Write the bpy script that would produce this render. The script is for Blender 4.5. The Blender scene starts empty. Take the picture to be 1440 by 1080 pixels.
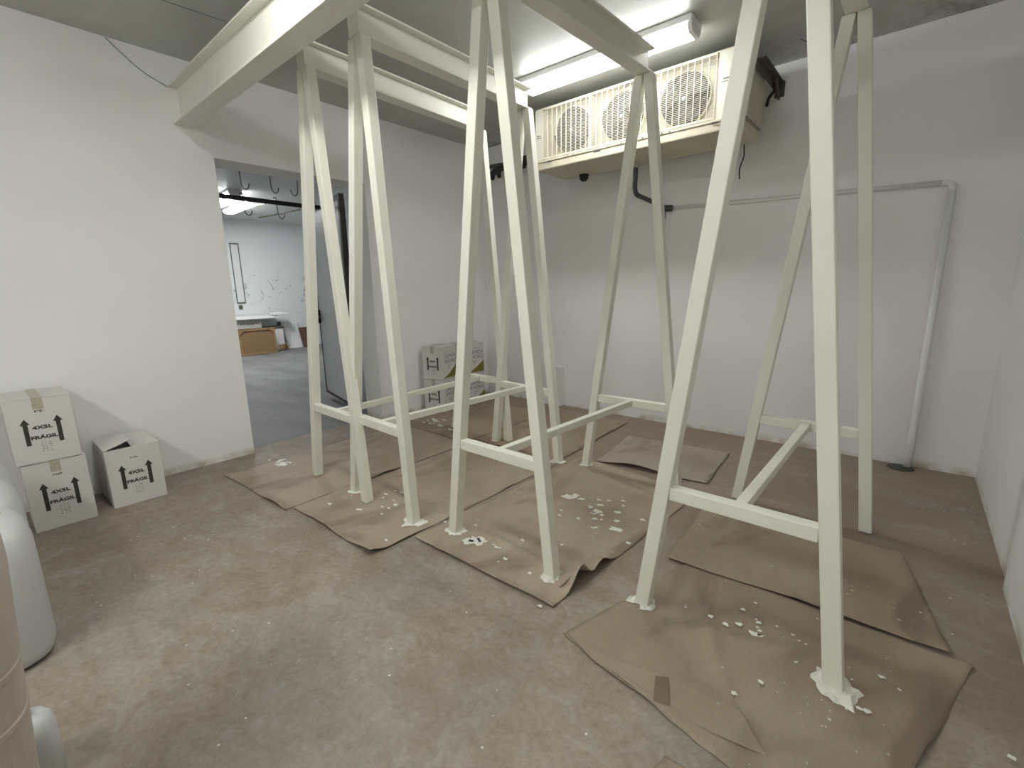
import bpy, bmesh, math, random
from mathutils import Vector, Matrix, noise

random.seed(7)
scene = bpy.context.scene
COL = scene.collection
R = math.radians

# ------------------------------------------------------------------ materials
def new_mat(name):
    m = bpy.data.materials.new(name); m.use_nodes = True
    nt = m.node_tree; nt.nodes.clear()
    out = nt.nodes.new('ShaderNodeOutputMaterial')
    b = nt.nodes.new('ShaderNodeBsdfPrincipled')
    nt.links.new(b.outputs[0], out.inputs[0])
    return m, nt, b

def coords(nt, scale=(1, 1, 1)):
    t = nt.nodes.new('ShaderNodeTexCoord'); mp = nt.nodes.new('ShaderNodeMapping')
    mp.inputs['Scale'].default_value = scale
    nt.links.new(t.outputs['Object'], mp.inputs['Vector'])
    return mp.outputs[0]

def noise_tex(nt, vec, scale, detail=4, rough=.55, dist=0.0):
    n = nt.nodes.new('ShaderNodeTexNoise')
    n.inputs['Scale'].default_value = scale; n.inputs['Detail'].default_value = detail
    n.inputs['Roughness'].default_value = rough; n.inputs['Distortion'].default_value = dist
    nt.links.new(vec, n.inputs['Vector'])
    return n.outputs['Fac']

def ramp(nt, fac, stops):
    r = nt.nodes.new('ShaderNodeValToRGB')
    e = r.color_ramp.elements
    while len(e) < len(stops): e.new(.5)
    for i, (p, c) in enumerate(stops):
        e[i].position = p
        e[i].color = (c, c, c, 1) if isinstance(c, (int, float)) else (*c, 1)
    nt.links.new(fac, r.inputs[0])
    return r.outputs[0]

def mix(nt, fac, a, b, mode='MIX'):
    m = nt.nodes.new('ShaderNodeMix'); m.data_type = 'RGBA'; m.blend_type = mode
    for s, v in ((m.inputs[0], fac), (m.inputs[6], a), (m.inputs[7], b)):
        if hasattr(v, 'default_value') or isinstance(v, bpy.types.NodeSocket): nt.links.new(v, s)
        elif isinstance(v, tuple): s.default_value = (*v, 1)
        else: s.default_value = v
    return m.outputs[2]

def bump(nt, b, h, strength=.2, dist=.01):
    n = nt.nodes.new('ShaderNodeBump')
    n.inputs['Strength'].default_value = strength; n.inputs['Distance'].default_value = dist
    nt.links.new(h, n.inputs['Height']); nt.links.new(n.outputs[0], b.inputs['Normal'])

def sep(nt):
    t = nt.nodes.new('ShaderNodeTexCoord'); s = nt.nodes.new('ShaderNodeSeparateXYZ')
    nt.links.new(t.outputs['Object'], s.inputs[0])
    return s.outputs

def maprange(nt, v, a, b, c=0, d=1):
    m = nt.nodes.new('ShaderNodeMapRange')
    m.inputs[1].default_value = a; m.inputs[2].default_value = b
    m.inputs[3].default_value = c; m.inputs[4].default_value = d
    nt.links.new(v, m.inputs[0]); return m.outputs[0]

def math_node(nt, op, a, b):
    m = nt.nodes.new('ShaderNodeMath'); m.operation = op
    for i, v in enumerate((a, b)):
        if isinstance(v, (int, float)): m.inputs[i].default_value = v
        else: nt.links.new(v, m.inputs[i])
    return m.outputs[0]

def simple(name, col, rough=.5, var=.06, scale=6, metal=0, bumps=0):
    m, nt, b = new_mat(name)
    v = coords(nt)
    n = noise_tex(nt, v, scale)
    lo = tuple(max(0, c * (1 - var)) for c in col); hi = tuple(min(1, c * (1 + var)) for c in col)
    nt.links.new(ramp(nt, n, [(.3, lo), (.7, hi)]), b.inputs['Base Color'])
    b.inputs['Roughness'].default_value = rough; b.inputs['Metallic'].default_value = metal
    if bumps: bump(nt, b, noise_tex(nt, v, scale * 8), bumps, .003)
    return m

def wall_mat(name, col, stain=True):
    m, nt, b = new_mat(name)
    v = coords(nt)
    c = ramp(nt, noise_tex(nt, v, 1.6, 5), [(.3, tuple(x * .97 for x in col)), (.7, tuple(min(1, x * 1.02) for x in col))])
    if stain:
        z = sep(nt)[2]
        low = maprange(nt, z, .015, .07, 1, 0)
        f = math_node(nt, 'MULTIPLY', low, ramp(nt, noise_tex(nt, v, 5, 5), [(.42, 0), (.62, .8)]))
        c = mix(nt, f, c, (.42, .36, .24))
    nt.links.new(c, b.inputs['Base Color'])
    b.inputs['Roughness'].default_value = .55
    bump(nt, b, noise_tex(nt, v, 9, 6), .12, .01)
    return m

def floor_mat():
    m, nt, b = new_mat('stained_concrete')
    v = coords(nt)
    base = ramp(nt, noise_tex(nt, v, 1.5, 8, .62, .4), [(.28, (.225, .186, .145)), (.45, (.29, .247, .198)), (.58, (.328, .284, .233)), (.75, (.385, .345, .295))])
    rust = ramp(nt, noise_tex(nt, coords(nt, (1, 1.3, 1)), 2.3, 7, .65, .6), [(.46, 0), (.68, .55)])
    c = mix(nt, rust, base, (.215, .152, .105))
    grey = ramp(nt, noise_tex(nt, coords(nt, (1.2, .8, 1)), 1.1, 6, .6, .3), [(.48, 0), (.64, .5)])
    c = mix(nt, grey, c, (.27, .26, .235))
    mid = ramp(nt, noise_tex(nt, coords(nt, (1, 1.5, 1)), 6.5, 7, .68, .7), [(.44, 0), (.66, .5)])
    c = mix(nt, mid, c, (.20, .152, .11))
    pale = ramp(nt, noise_tex(nt, coords(nt, (1.4, 1, 1)), 4.1, 7, .7, .9), [(.54, 0), (.70, .45)])
    c = mix(nt, pale, c, (.38, .365, .335))
    fine = ramp(nt, noise_tex(nt, v, 38, 5, .7), [(.3, .82), (.7, 1.14)])
    c = mix(nt, 1.0, c, fine, 'MULTIPLY')
    # rear of the room: browner stain
    X, Y, Z = sep(nt)
    rear = math_node(nt, 'MULTIPLY', maprange(nt, Y, -2.9, -1.6, 0, 1), ramp(nt, noise_tex(nt, coords(nt, (.6, 2.2, 1)), 1.6, 7, .65, .8), [(.36, .15), (.6, .9)]))
    c = mix(nt, rear, c, (.245, .182, .132))
    # paint specks
    vo = nt.nodes.new('ShaderNodeTexVoronoi'); vo.inputs['Scale'].default_value = 13
    nt.links.new(v, vo.inputs['Vector'])
    sp = ramp(nt, vo.outputs['Distance'], [(.035, 1), (.075, 0)])
    spm = ramp(nt, noise_tex(nt, v, 2.1, 3), [(.50, 0), (.56, 1)])
    c = mix(nt, math_node(nt, 'MULTIPLY', sp, spm), c, (.72, .71, .66))
    nt.links.new(c, b.inputs['Base Color'])
    nt.links.new(ramp(nt, noise_tex(nt, v, 3, 5), [(.3, .5), (.7, .75)]), b.inputs['Roughness'])
    bump(nt, b, noise_tex(nt, v, 22, 8, .7), .25, .006)
    return m

def far_floor_mat():
    m, nt, b = new_mat('smooth_grey_concrete')
    v = coords(nt, (.6, 1.6, 1))
    c = ramp(nt, noise_tex(nt, v, 1.2, 6, .6, .3), [(.3, (.12, .122, .12)), (.5, (.17, .172, .172)), (.66, (.23, .232, .232)), (.8, (.42, .42, .41))])
    nt.links.new(c, b.inputs['Base Color']); b.inputs['Roughness'].default_value = .6
    bump(nt, b, noise_tex(nt, v, 20, 6), .1, .004)
    return m

def ceiling_mat():
    m, nt, b = new_mat('bare_grey_ceiling')
    v = coords(nt)
    c = ramp(nt, noise_tex(nt, v, 1.0, 6, .6, .4), [(.3, (.38, .385, .345)), (.5, (.45, .46, .43)), (.7, (.53, .545, .52))])
    X, Y, Z = sep(nt)
    near = maprange(nt, Y, -.5, -.05, 0, 1)
    f = math_node(nt, 'MULTIPLY', near, ramp(nt, noise_tex(nt, v, 4, 7, .7, .5), [(.47, 0), (.6, .8)]))
    c = mix(nt, f, c, (.17, .16, .10))
    wh = math_node(nt, 'MULTIPLY', near, ramp(nt, noise_tex(nt, v, 2.2, 5, .6, .3), [(.5, 0), (.58, .7)]))
    c = mix(nt, wh, c, (.6, .61, .6))
    nt.links.new(c, b.inputs['Base Color']); b.inputs['Roughness'].default_value = .42
    bump(nt, b, noise_tex(nt, v, 6, 6), .12, .01)
    return m

def kraft_mat(name, tint=(1, 1, 1)):
    m, nt, b = new_mat(name)
    v = coords(nt)
    k = [(.275, .215, .160), (.355, .286, .222), (.405, .338, .270)]
    k = [tuple(a * t for a, t in zip(c, tint)) for c in k]
    c = ramp(nt, noise_tex(nt, v, 1.7, 5, .55, .3), [(.3, k[0]), (.5, k[1]), (.72, k[2])])
    fib = ramp(nt, noise_tex(nt, coords(nt, (60, 14, 20)), 3, 3), [(.3, .94), (.7, 1.05)])
    c = mix(nt, 1.0, c, fib, 'MULTIPLY')
    dark = ramp(nt, noise_tex(nt, coords(nt, (2.2, .9, 1)), 1.4, 4, .5, .9), [(.54, 0), (.68, .6)])
    c = mix(nt, dark, c, tuple(a * t for a, t in zip((.15, .105, .072), tint)))
    for sc, th, m0, m1 in ((16, .06, .53, .60), (34, .075, .55, .62)):
        vo = nt.nodes.new('ShaderNodeTexVoronoi'); vo.inputs['Scale'].default_value = sc
        nt.links.new(coords(nt, (1, 1, .1)), vo.inputs['Vector'])
        sp = ramp(nt, vo.outputs['Distance'], [(th, 1), (th + .04, 0)])
        spm = ramp(nt, noise_tex(nt, v, sc * .16, 3), [(m0, 0), (m1, 1)])
        c = mix(nt, math_node(nt, 'MULTIPLY', sp, spm), c, (.70, .68, .62))
    nt.links.new(c, b.inputs['Base Color']); b.inputs['Roughness'].default_value = .62
    bump(nt, b, noise_tex(nt, v, 5, 5), .18, .01)
    return m

def peel_mat():
    m, nt, b = new_mat('peeling_white_plaster')
    v = coords(nt)
    X, Y, Z = sep(nt)
    n = noise_tex(nt, v, 3.2, 9, .75, 1.2)
    spots = ramp(nt, n, [(.585, 0), (.60, 1), (.625, 1), (.64, 0)])
    zone = math_node(nt, 'MULTIPLY', maprange(nt, Z, .8, 1.1, 0, 1), maprange(nt, Z, 1.8, 2.05, 1, 0))
    f = math_node(nt, 'MULTIPLY', spots, zone)
    c = mix(nt, f, (.74, .76, .77), (.34, .36, .36))
    nt.links.new(c, b.inputs['Base Color']); b.inputs['Roughness'].default_value = .7
    bump(nt, b, n, .25, .02)
    return m

def emit_mat(name, col, s):
    m = bpy.data.materials.new(name); m.use_nodes = True
    nt = m.node_tree; nt.nodes.clear()
    out = nt.nodes.new('ShaderNodeOutputMaterial'); e = nt.nodes.new('ShaderNodeEmission')
    e.inputs[0].default_value = (*col, 1); e.inputs[1].default_value = s
    nt.links.new(e.outputs[0], out.inputs[0]); return m

M = dict(
    wall=wall_mat('white_painted_wall', (.82, .82, .81)),
    farwall=wall_mat('white_far_room_wall', (.70, .715, .72), False),
    peel=peel_mat(), floor=floor_mat(), farfloor=far_floor_mat(), ceil=ceiling_mat(),
    farceil=simple('white_far_ceiling', (.66, .67, .67), .6, .04, 2),
    cream=simple('cream_enamel_paint', (.76, .755, .665), .38, .03, 3),
    beam=simple('cream_beam_paint', (.75, .745, .67), .4, .03, 2),
    kraft=kraft_mat('brown_kraft_paper'), kraft4=kraft_mat('heavy_kraft_paper', (.84, .82, .79)), kraft2=kraft_mat('dusty_kraft_paper', (.95, 1.0, 1.06)),
    kraft3=kraft_mat('stained_kraft_paper', (.86, .83, .79)),
    paint=simple('dried_white_paint', (.72, .72, .65), .35, .05, 20),
    carton=simple('white_carton', (.63, .61, .58), .7, .03, 4),
    carton_in=simple('carton_inside', (.33, .28, .22), .8, .08, 8),
    ink=simple('dark_print_ink', (.035, .036, .026), .6, .1, 30),
    greyink=simple('grey_print_ink', (.17, .17, .16), .6, .15, 60),
    olive=simple('olive_green_print', (.17, .155, .02), .6, .15, 9),
    tape=simple('tan_packing_tape', (.43, .39, .31), .4, .2, 40),
    tapeb=simple('brown_paper_tape', (.16, .112, .075), .5, .08, 20),
    acbeige=simple('aged_beige_steel', (.56, .515, .405), .45, .05, 3),
    acwhite=simple('aged_cream_panel', (.66, .635, .555), .42, .03, 3),
    acwire=simple('beige_wire', (.66, .625, .52), .45, .04, 5),
    acdark=simple('dark_fan_cavity', (.040, .032, .022), .7, .2, 10),
    blade=simple('grey_fan_blade', (.065, .056, .043), .5, .1, 8),
    black=simple('black_rubber', (.012, .012, .012), .55, .2, 20),
    blackmetal=simple('black_metal', (.018, .017, .018), .45, .2, 12),
    rustmetal=simple('weathered_dark_steel', (.085, .08, .06), .6, .35, 18),
    greypipe=simple('dark_grey_plastic_pipe', (.055, .058, .058), .4, .1, 10),
    pvc=simple('white_painted_pipe', (.78, .78, .77), .4, .02, 5),
    lampwhite=simple('white_lamp_housing', (.80, .80, .80), .4, .02, 5),
    glow=emit_mat('glowing_diffuser', (.985, 1.0, .965), 31.0),
    glowfill=emit_mat('added_fill_diffuser', (.985, 1.0, .97), 58.0),  # emission of the added fill light behind the camera
    glowback=emit_mat('glowing_rear_diffuser', (.985, 1.0, .97), 27.0),
    glowfar=emit_mat('glowing_far_diffuser', (.98, 1.0, .985), 46.0),
    jug=simple('milky_white_plastic', (.56, .575, .575), .35, .03, 5),
    jugbeige=simple('beige_plastic', (.47, .42, .36), .4, .04, 4),
    door=simple('grey_white_door_panel', (.74, .74, .76), .4, .03, 2),
    wood=simple('light_pine_wood', (.30, .185, .085), .6, .15, 9),
    canvas=simple('brown_canvas_back', (.25, .16, .078), .8, .08, 12),
    whitepanel=simple('white_panel', (.74, .74, .74), .5, .03, 4),
    brownpanel=simple('dark_brown_panel', (.115, .06, .045), .5, .1, 8),
    steelwire=simple('dull_steel_wire', (.2, .2, .2), .4, .1, 20, .7),
    scuff=simple('pale_plaster_scuff', (.31, .285, .245), .8, .25, 60),
    drain=simple('dark_wet_grate', (.035, .04, .03), .5, .4, 40),
)

# ------------------------------------------------------------------ geometry helpers
class MB:
    def __init__(self): self.bm = bmesh.new()
    def box(self, a, b):
        a = Vector(a); b = Vector(b)
        lo = Vector(map(min, a, b)); hi = Vector(map(max, a, b))
        vs = [self.bm.verts.new((x, y, z)) for x in (lo.x, hi.x) for y in (lo.y, hi.y) for z in (lo.z, hi.z)]
        for f in ((0, 1, 3, 2), (4, 6, 7, 5), (0, 4, 5, 1), (2, 3, 7, 6), (0, 2, 6, 4), (1, 5, 7, 3)):
            self.bm.faces.new([vs[i] for i in f])
        return self
    def hexa(self, bottom, top):
        n = len(bottom)
        vb = [self.bm.verts.new(v) for v in bottom]; vt = [self.bm.verts.new(v) for v in top]
        self.bm.faces.new(vb[::-1]); self.bm.faces.new(vt)
        for i in range(n):
            j = (i + 1) % n
            self.bm.faces.new((vb[i], vb[j], vt[j], vt[i]))
        return self
    def bar(self, p, q, w, h, up=(0, 0, 1)):
        p = Vector(p); q = Vector(q); d = (q - p).normalized(); u = Vector(up)
        s = d.cross(u).normalized(); u = s.cross(d)
        c = [s * (w / 2) + u * (h / 2), -s * (w / 2) + u * (h / 2), -s * (w / 2) - u * (h / 2), s * (w / 2) - u * (h / 2)]
        return self.hexa([p + k for k in c], [q + k for k in c])
    def profile(self, p, q, pts, up=(0, 0, 1)):
        p = Vector(p); q = Vector(q); d = (q - p).normalized(); u = Vector(up); s = d.cross(u).normalized(); u = s.cross(d)
        return self.hexa([p + s * a + u * b for a, b in pts], [q + s * a + u * b for a, b in pts])
    def tube(self, pts, r, n=10, cap=True):
        pts = [Vector(p) for p in pts]; rings = []
        ref = None
        for i, p in enumerate(pts):
            d = ((pts[i + 1] if i + 1 < len(pts) else p) - (pts[i - 1] if i else p)).normalized()
            if ref is None:
                ref = d.orthogonal().normalized()
            ref = (ref - d * ref.dot(d)).normalized(); s = d.cross(ref)
            rr = r[i] if isinstance(r, (list, tuple)) else r
            rings.append([self.bm.verts.new(p + (ref * math.cos(a) + s * math.sin(a)) * rr) for a in [2 * math.pi * k / n for k in range(n)]])
        for a, b in zip(rings, rings[1:]):
            for k in range(n):
                self.bm.faces.new((a[k], a[(k + 1) % n], b[(k + 1) % n], b[k]))
        if cap:
            self.bm.faces.new(rings[0][::-1]); self.bm.faces.new(rings[-1])
        return self
    def disc(self, c, r, axis='z', t=.002, n=20, irregular=0):
        c = Vector(c); b = []; tp = []
        for k in range(n):
            a = 2 * math.pi * k / n
            rr = r * (1 + irregular * (random.random() - .5) * 2)
            x, y = rr * math.cos(a), rr * math.sin(a)
            if axis == 'z': b.append(c + Vector((x, y, 0))); tp.append(c + Vector((x * .93, y * .93, t)))
            elif axis == 'y': b.append(c + Vector((x, 0, y))); tp.append(c + Vector((x, -t, y)))
            else: b.append(c + Vector((0, x, y))); tp.append(c + Vector((t, x, y)))
        return self.hexa(b, tp)
    def lathe(self, c, prof, n=32, squash=None):
        """prof: (radius, z); squash gives a superellipse exponent and y ratio"""
        c = Vector(c); rings = []
        for r, z in prof:
            ring = []
            for k in range(n):
                a = 2 * math.pi * k / n; ca, sa = math.cos(a), math.sin(a)
                if squash:
                    e, ry = squash
                    x = math.copysign(abs(ca) ** e, ca) * r; y = math.copysign(abs(sa) ** e, sa) * r * ry
                else: x, y = r * ca, r * sa
                ring.append(self.bm.verts.new(c + Vector((x, y, z))))
            rings.append(ring)
        for a, b in zip(rings, rings[1:]):
            for k in range(n): self.bm.faces.new((a[k], a[(k + 1) % n], b[(k + 1) % n], b[k]))
        self.bm.faces.new(rings[0][::-1]); self.bm.faces.new(rings[-1])
        return self
    def build(self, name, mat, parent=None, bevel=0, seg=2, smooth=False):
        bm = self.bm
        bmesh.ops.recalc_face_normals(bm, faces=bm.faces)
        me = bpy.data.meshes.new(name); bm.to_mesh(me); bm.free()
        if smooth:
            for p in me.polygons: p.use_smooth = True
        me.materials.append(mat)
        o = bpy.data.objects.new(name, me); COL.objects.link(o)
        if parent is not None: o.parent = parent
        if bevel:
            md = o.modifiers.new('Bevel', 'BEVEL'); md.width = bevel; md.segments = seg; md.limit_method = 'ANGLE'
        return o

def tag(o, label=None, cat=None, group=None, kind=None):
    if label: o['label'] = label
    if cat: o['category'] = cat; o['kind'] = kind or 'thing'
    elif kind: o['kind'] = kind
    if group: o['group'] = group
    return o

def empty(name, loc=(0, 0, 0), rz=0, label=None, cat=None, group=None):
    o = bpy.data.objects.new(name, None); COL.objects.link(o)
    o.location = loc; o.rotation_euler = (0, 0, rz); o.empty_display_size = .1
    return tag(o, label, cat, group)

def struct(name, mb, mat):
    o = mb.build(name, mat); o['kind'] = 'structure'; return o

def text_mesh(name, body, size, mat, parent, matrix, bold=.0, sx=1.0):
    cu = bpy.data.curves.new(name, 'FONT'); cu.body = body; cu.size = size
    cu.align_x = 'CENTER'; cu.align_y = 'CENTER'; cu.offset = bold; cu.extrude = .0004
    tmp = bpy.data.objects.new(name, cu); COL.objects.link(tmp)
    bpy.context.view_layer.update()
    me = bpy.data.meshes.new_from_object(tmp.evaluated_get(bpy.context.evaluated_depsgraph_get()))
    bpy.data.objects.remove(tmp)
    me.name = name
    me.transform(matrix @ Matrix.Diagonal((sx, 1, 1, 1)))
    me.materials.clear(); me.materials.append(mat)
    o = bpy.data.objects.new(name, me); COL.objects.link(o); o.parent = parent
    return o

def ibeam(mb, p, q, h, b, tf, tw):
    a = b / 2; w = tw / 2; H = h / 2
    pts = [(-a, -H), (a, -H), (a, -H + tf), (w, -H + tf), (w, H - tf), (a, H - tf), (a, H), (-a, H), (-a, H - tf), (-w, H - tf), (-w, -H + tf), (-a, -H + tf)]
    return mb.profile(p, q, pts)

# ------------------------------------------------------------------ camera
CAM = Vector((4.32544827, -4.54087176, 1.4))
yaw, pitch, roll = R(40.6496), R(11.6729), R(-1.0885)
f = Vector((-math.sin(yaw) * math.cos(pitch), math.cos(yaw) * math.cos(pitch), -math.sin(pitch)))
r = Vector((math.cos(yaw), math.sin(yaw), 0)); u = r.cross(f)
r2 = r * math.cos(roll) + u * math.sin(roll); u2 = -r * math.sin(roll) + u * math.cos(roll)
cd = bpy.data.cameras.new('camera'); cam = bpy.data.objects.new('camera', cd); COL.objects.link(cam)
mw = Matrix((r2, u2, -f)).transposed().to_4x4(); mw.translation = CAM
cam.matrix_world = mw
cd.sensor_width = 36; cd.lens = 651.688 / 1440 * 36; cd.clip_start = .05
scene.camera = cam

# ------------------------------------------------------------------ room shell
H = 3.10; XR = 4.813; YF = -7.6
T = .30                       # thickness of the wall with the doorway
D0, D1, DZ = -3.055, -1.715, 2.45
XF = -7.9
FLOOR = struct('floor', MB().box((-.15, YF, -.1), (XR, 0, 0)), M['floor'])
struct('floor', MB().box((XF, -5.4, -.1), (-.15, 2.4, -.0005)), M['farfloor'])
struct('ceiling', MB().box((-.15, YF, H), (XR, 0, H + .12)), M['ceil'])
struct('ceiling', MB().box((XF, -5.4, H), (-.15, 2.4, H + .12)), M['farceil'])
lw = MB()
lw.box((-T, -5.4, 0), (0, D0, H)); lw.box((-T, D1, 0), (0, 2.4, H)); lw.box((-T, D0, DZ), (0, D1, H))
struct('wall_left', lw, M['wall'])
struct('wall_back', MB().box((0, 0, 0), (XR + .12, .12, H)), M['wall'])
struct('wall_right', MB().box((XR, YF, 0), (XR + .12, 0, H)), M['wall'])
struct('wall_front', MB().box((0, YF - .12, 0), (XR + .12, YF, H)), M['wall'])
struct('wall_far', MB().box((XF - .12, -5.4, 0), (XF, 2.4, H)), M['peel'])
struct('wall_far_left', MB().box((XF, -5.52, 0), (-T, -5.4, H)), M['farwall'])
struct('wall_far_right', MB().box((XF, 2.4, 0), (-T, 2.52, H)), M['farwall'])
struct('trim_1', MB().box((XR - .018, YF, 0), (XR, -1.64, 2.2)), M['wall'])
# joint line in the ceiling slab
struct('trim_2', MB().bar((.735, -3.70, H - .001), (.80, -2.85, H - .0005), .005, .002), M['steelwire'])

# ------------------------------------------------------------------ heavy steel beam
hb = MB(); ibeam(hb, (.002, -3.235, 2.765), (XR - .002, -3.235, 2.765), .262, .132, .013, .012)
o = hb.build('steel_beam', M['beam'], bevel=.003)
tag(o, 'big cream painted steel I-beam running out from the left wall above the trestles', 'beam')

# ------------------------------------------------------------------ trestles
S = .060; ZT = 2.71
def toward(p, d=.03):
    v = Vector((p[0] - CAM.x, p[1] - CAM.y)); v.normalize()
    return (p[0] + v.x * d, p[1] + v.y * d)

def blob(mb, c, r, tall=0, n=22):
    bt, tp = [], []
    for k in range(n):
        a = 2 * math.pi * k / n
        rr = r * (.72 + .5 * noise.noise((math.cos(a) * 1.7 + c[0] * 9, math.sin(a) * 1.7 + c[1] * 9, 1.3)) + .28 * random.random())
        bt.append((c[0] + rr * math.cos(a), c[1] + rr * math.sin(a), .0055))
        tp.append((c[0] + rr * .8 * math.cos(a), c[1] + rr * .8 * math.sin(a), .008 + tall * random.random()))
    mb.hexa(bt, tp)

def trestle(front, rear, af, ar, label, blobs):
    """front/rear: ((x,y) left foot, (x,y) right foot); af/ar: x of each apex"""
    (fl, fr), (rl, rr) = front, rear
    cx = (fl[0] + fr[0] + rl[0] + rr[0]) / 4; cy = (fl[1] + fr[1] + rl[1] + rr[1]) / 4
    root = empty('trestle', (cx, cy, 0), 0, label, 'trestle', 'cream A-frame steel trestles')
    off = Vector((cx, cy, 0)); zb = .0045
    mids = []
    for (L, Rt, ax) in ((fl, fr, af), (rl, rr, ar)):
        ay = (L[1] + Rt[1]) / 2
        ends = []
        for (p, sgn) in ((L, -1), (Rt, 1)):
            tx = ax + sgn * (S / 2 + .0015)
            sq = ((-S / 2, -S / 2), (S / 2, -S / 2), (S / 2, S / 2), (-S / 2, S / 2))
            mb = MB().hexa([Vector((p[0] + a, p[1] + b, zb)) - off for a, b in sq], [Vector((tx + a, ay + b, ZT)) - off for a, b in sq])
            mb.build('leg', M['cream'], root, .004)
            k = .565 / ZT
            ends.append(Vector((p[0] + (tx - p[0]) * k, p[1] + (ay - p[1]) * k, .565)))
        d = (ends[1] - ends[0]).normalized()
        a, b = ends[0] + d * (S / 2), ends[1] - d * (S / 2)
        MB().bar(a - off, b - off, .05, .055).build('crossbar', M['cream'], root, .004)
        mids.append((a + b) / 2)
    dd = (mids[1] - mids[0]).normalized()
    st0 = mids[0] + dd * .026; st1 = mids[1] - dd * .026
    MB().bar(st0 - off + Vector((0, 0, .003)), st1 - off + Vector((0, 0, .003)), .042, .042).build('stretcher', M['cream'], root, .003)
    yF = (fl[1] + fr[1]) / 2; yR = (rl[1] + rr[1]) / 2
    mb = MB(); ibeam(mb, Vector((af, yF - .024, ZT + .077)) - off, Vector((ar, yR + .034, ZT + .077)) - off, .152, .096, .011, .009)
    mb.build('top_beam', M['beam'], root, .002)
    MB().box(Vector((af - .048, yF - .031, ZT + .001)) - off, Vector((af + .048, yF - .0245, ZT + .153)) - off).build('end_plate', M['beam'], root, .002)
    for (p, rad, tall) in blobs:
        mb = MB(); blob(mb, p, rad, tall)
        for v in mb.bm.verts: v.co -= off
        ob = mb.build('paint_drip', M['paint'], root, 0)
        ob['label'] = 'dried white paint around the foot'
    return root

P = toward
f1 = (P((.973, -2.965)), P((1.690, -2.985))); r1 = (P((.905, -1.455)), P((1.611, -1.445)))
trestle(f1, r1, 1.385, 1.335, 'cream steel A-frame trestle closest to the doorway in the left wall', [])
f2 = (P((1.475, -2.94)), P((2.174, -2.975))); r2_ = (P((1.532, -1.53)), P((2.284, -1.60)))
trestle(f2, r2_, 1.93, 1.925, 'cream steel A-frame trestle standing close beside the one nearest the doorway',
        [(f2[0], .062, .002), (f2[1], .078, .003), (r2_[1], .066, .003)])
f3 = (P((2.449, -2.885)), P((3.149, -2.895))); r3 = (P((2.494, -1.515)), P((3.215, -1.50)))
trestle(f3, r3, 2.80, 2.86, 'cream steel A-frame trestle in the middle of the room beside the curled paper',
        [(f3[0], .062, .003), (f3[1], .062, .016), (r3[0], .06, .003)])
f4 = (P((3.571, -2.795)), P((4.272, -2.805))); r4 = (P((3.590, -1.415)), P((4.272, -1.43)))
trestle(f4, r4, 3.925, 3.945, 'cream steel A-frame trestle nearest the right wall with torn paper at its feet',
        [(f4[0], .064, .016), (f4[1], .080, .018)])
FEET = list(f1) + list(r1) + list(f2) + list(r2_) + list(f3) + list(r3) + list(f4) + list(r4)

# ------------------------------------------------------------------ kraft paper on the floor
def sheet(name, quad, mat, label, z0=.0015, nu=46, nv=70, lifts=(), folds=(), wob=.012, amp=.0035, edge=.004):
    A, B, C, D = [Vector((*q, 0)) for q in quad]
    cen = (A + B + C + D) / 4
    bm = bmesh.new(); g = []
    for j in range(nv + 1):
        row = []
        for i in range(nu + 1):
            s, t = i / nu, j / nv
            p = A.lerp(B, s).lerp(D.lerp(C, s), t)
            e = min(s, 1 - s, t, 1 - t)
            if e < .001:
                p.x += wob * noise.noise((p.x * 3.1 + 4, p.y * 3.1, 7)) + wob * .4 * noise.noise((p.x * 17, p.y * 17, 3))
                p.y += wob * noise.noise((p.x * 3.1, p.y * 3.1 + 9, 2)) + wob * .4 * noise.noise((p.x * 17, p.y * 17, 8))
            h = amp * (.5 + noise.noise((p.x * 2.3, p.y * 2.3, 5))) + amp * .5 * (.5 + noise.noise((p.x * 6, p.y * 6, 1)))
            h = max(h, 0)
            h += edge * max(0, 1 - e / .05) * max(0, .3 + noise.noise((p.x * 2.1, p.y * 2.1, 11)) * 1.6)
            for (x0, y0, x1, y1, w, hh) in folds:
                a = Vector((x0, y0)); d = Vector((x1, y1)) - a; q = Vector((p.x, p.y)) - a
                tt = q.dot(d) / d.length_squared
                if -.02 < tt < 1.02:
                    dist = abs(q.x * d.y - q.y * d.x) / d.length
                    h += hh * max(0, 1 - dist / w) ** 1.3 * math.sin(math.pi * min(1, max(0, tt))) ** .5
            damp = 1.0
            for fx, fy in FEET:
                k = math.hypot(p.x - fx, p.y - fy)
                damp = min(damp, max(0, min(1, (k - .055) / .10)))
            h *= damp
            for (x, y, rx, ry, hh) in lifts:
                k = ((p.x - x) / rx) ** 2 + ((p.y - y) / ry) ** 2
                h += hh * math.exp(-k * 2.2)
            row.append(bm.verts.new((p.x - cen.x, p.y - cen.y, z0 + h)))
        g.append(row)
    for j in range(nv):
        for i in range(nu):
            bm.faces.new((g[j][i], g[j][i + 1], g[j + 1][i + 1], g[j + 1][i]))
    me = bpy.data.meshes.new(name); bm.to_mesh(me); bm.free()
    for p in me.polygons: p.use_smooth = True
    me.materials.append(mat)
    o = bpy.data.objects.new(name, me); COL.objects.link(o); o.location = cen
    md = o.modifiers.new('Solidify', 'SOLIDIFY'); md.thickness = .0012; md.offset = -1
    return tag(o, label, 'paper', 'brown kraft paper sheets on the floor')

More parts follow.
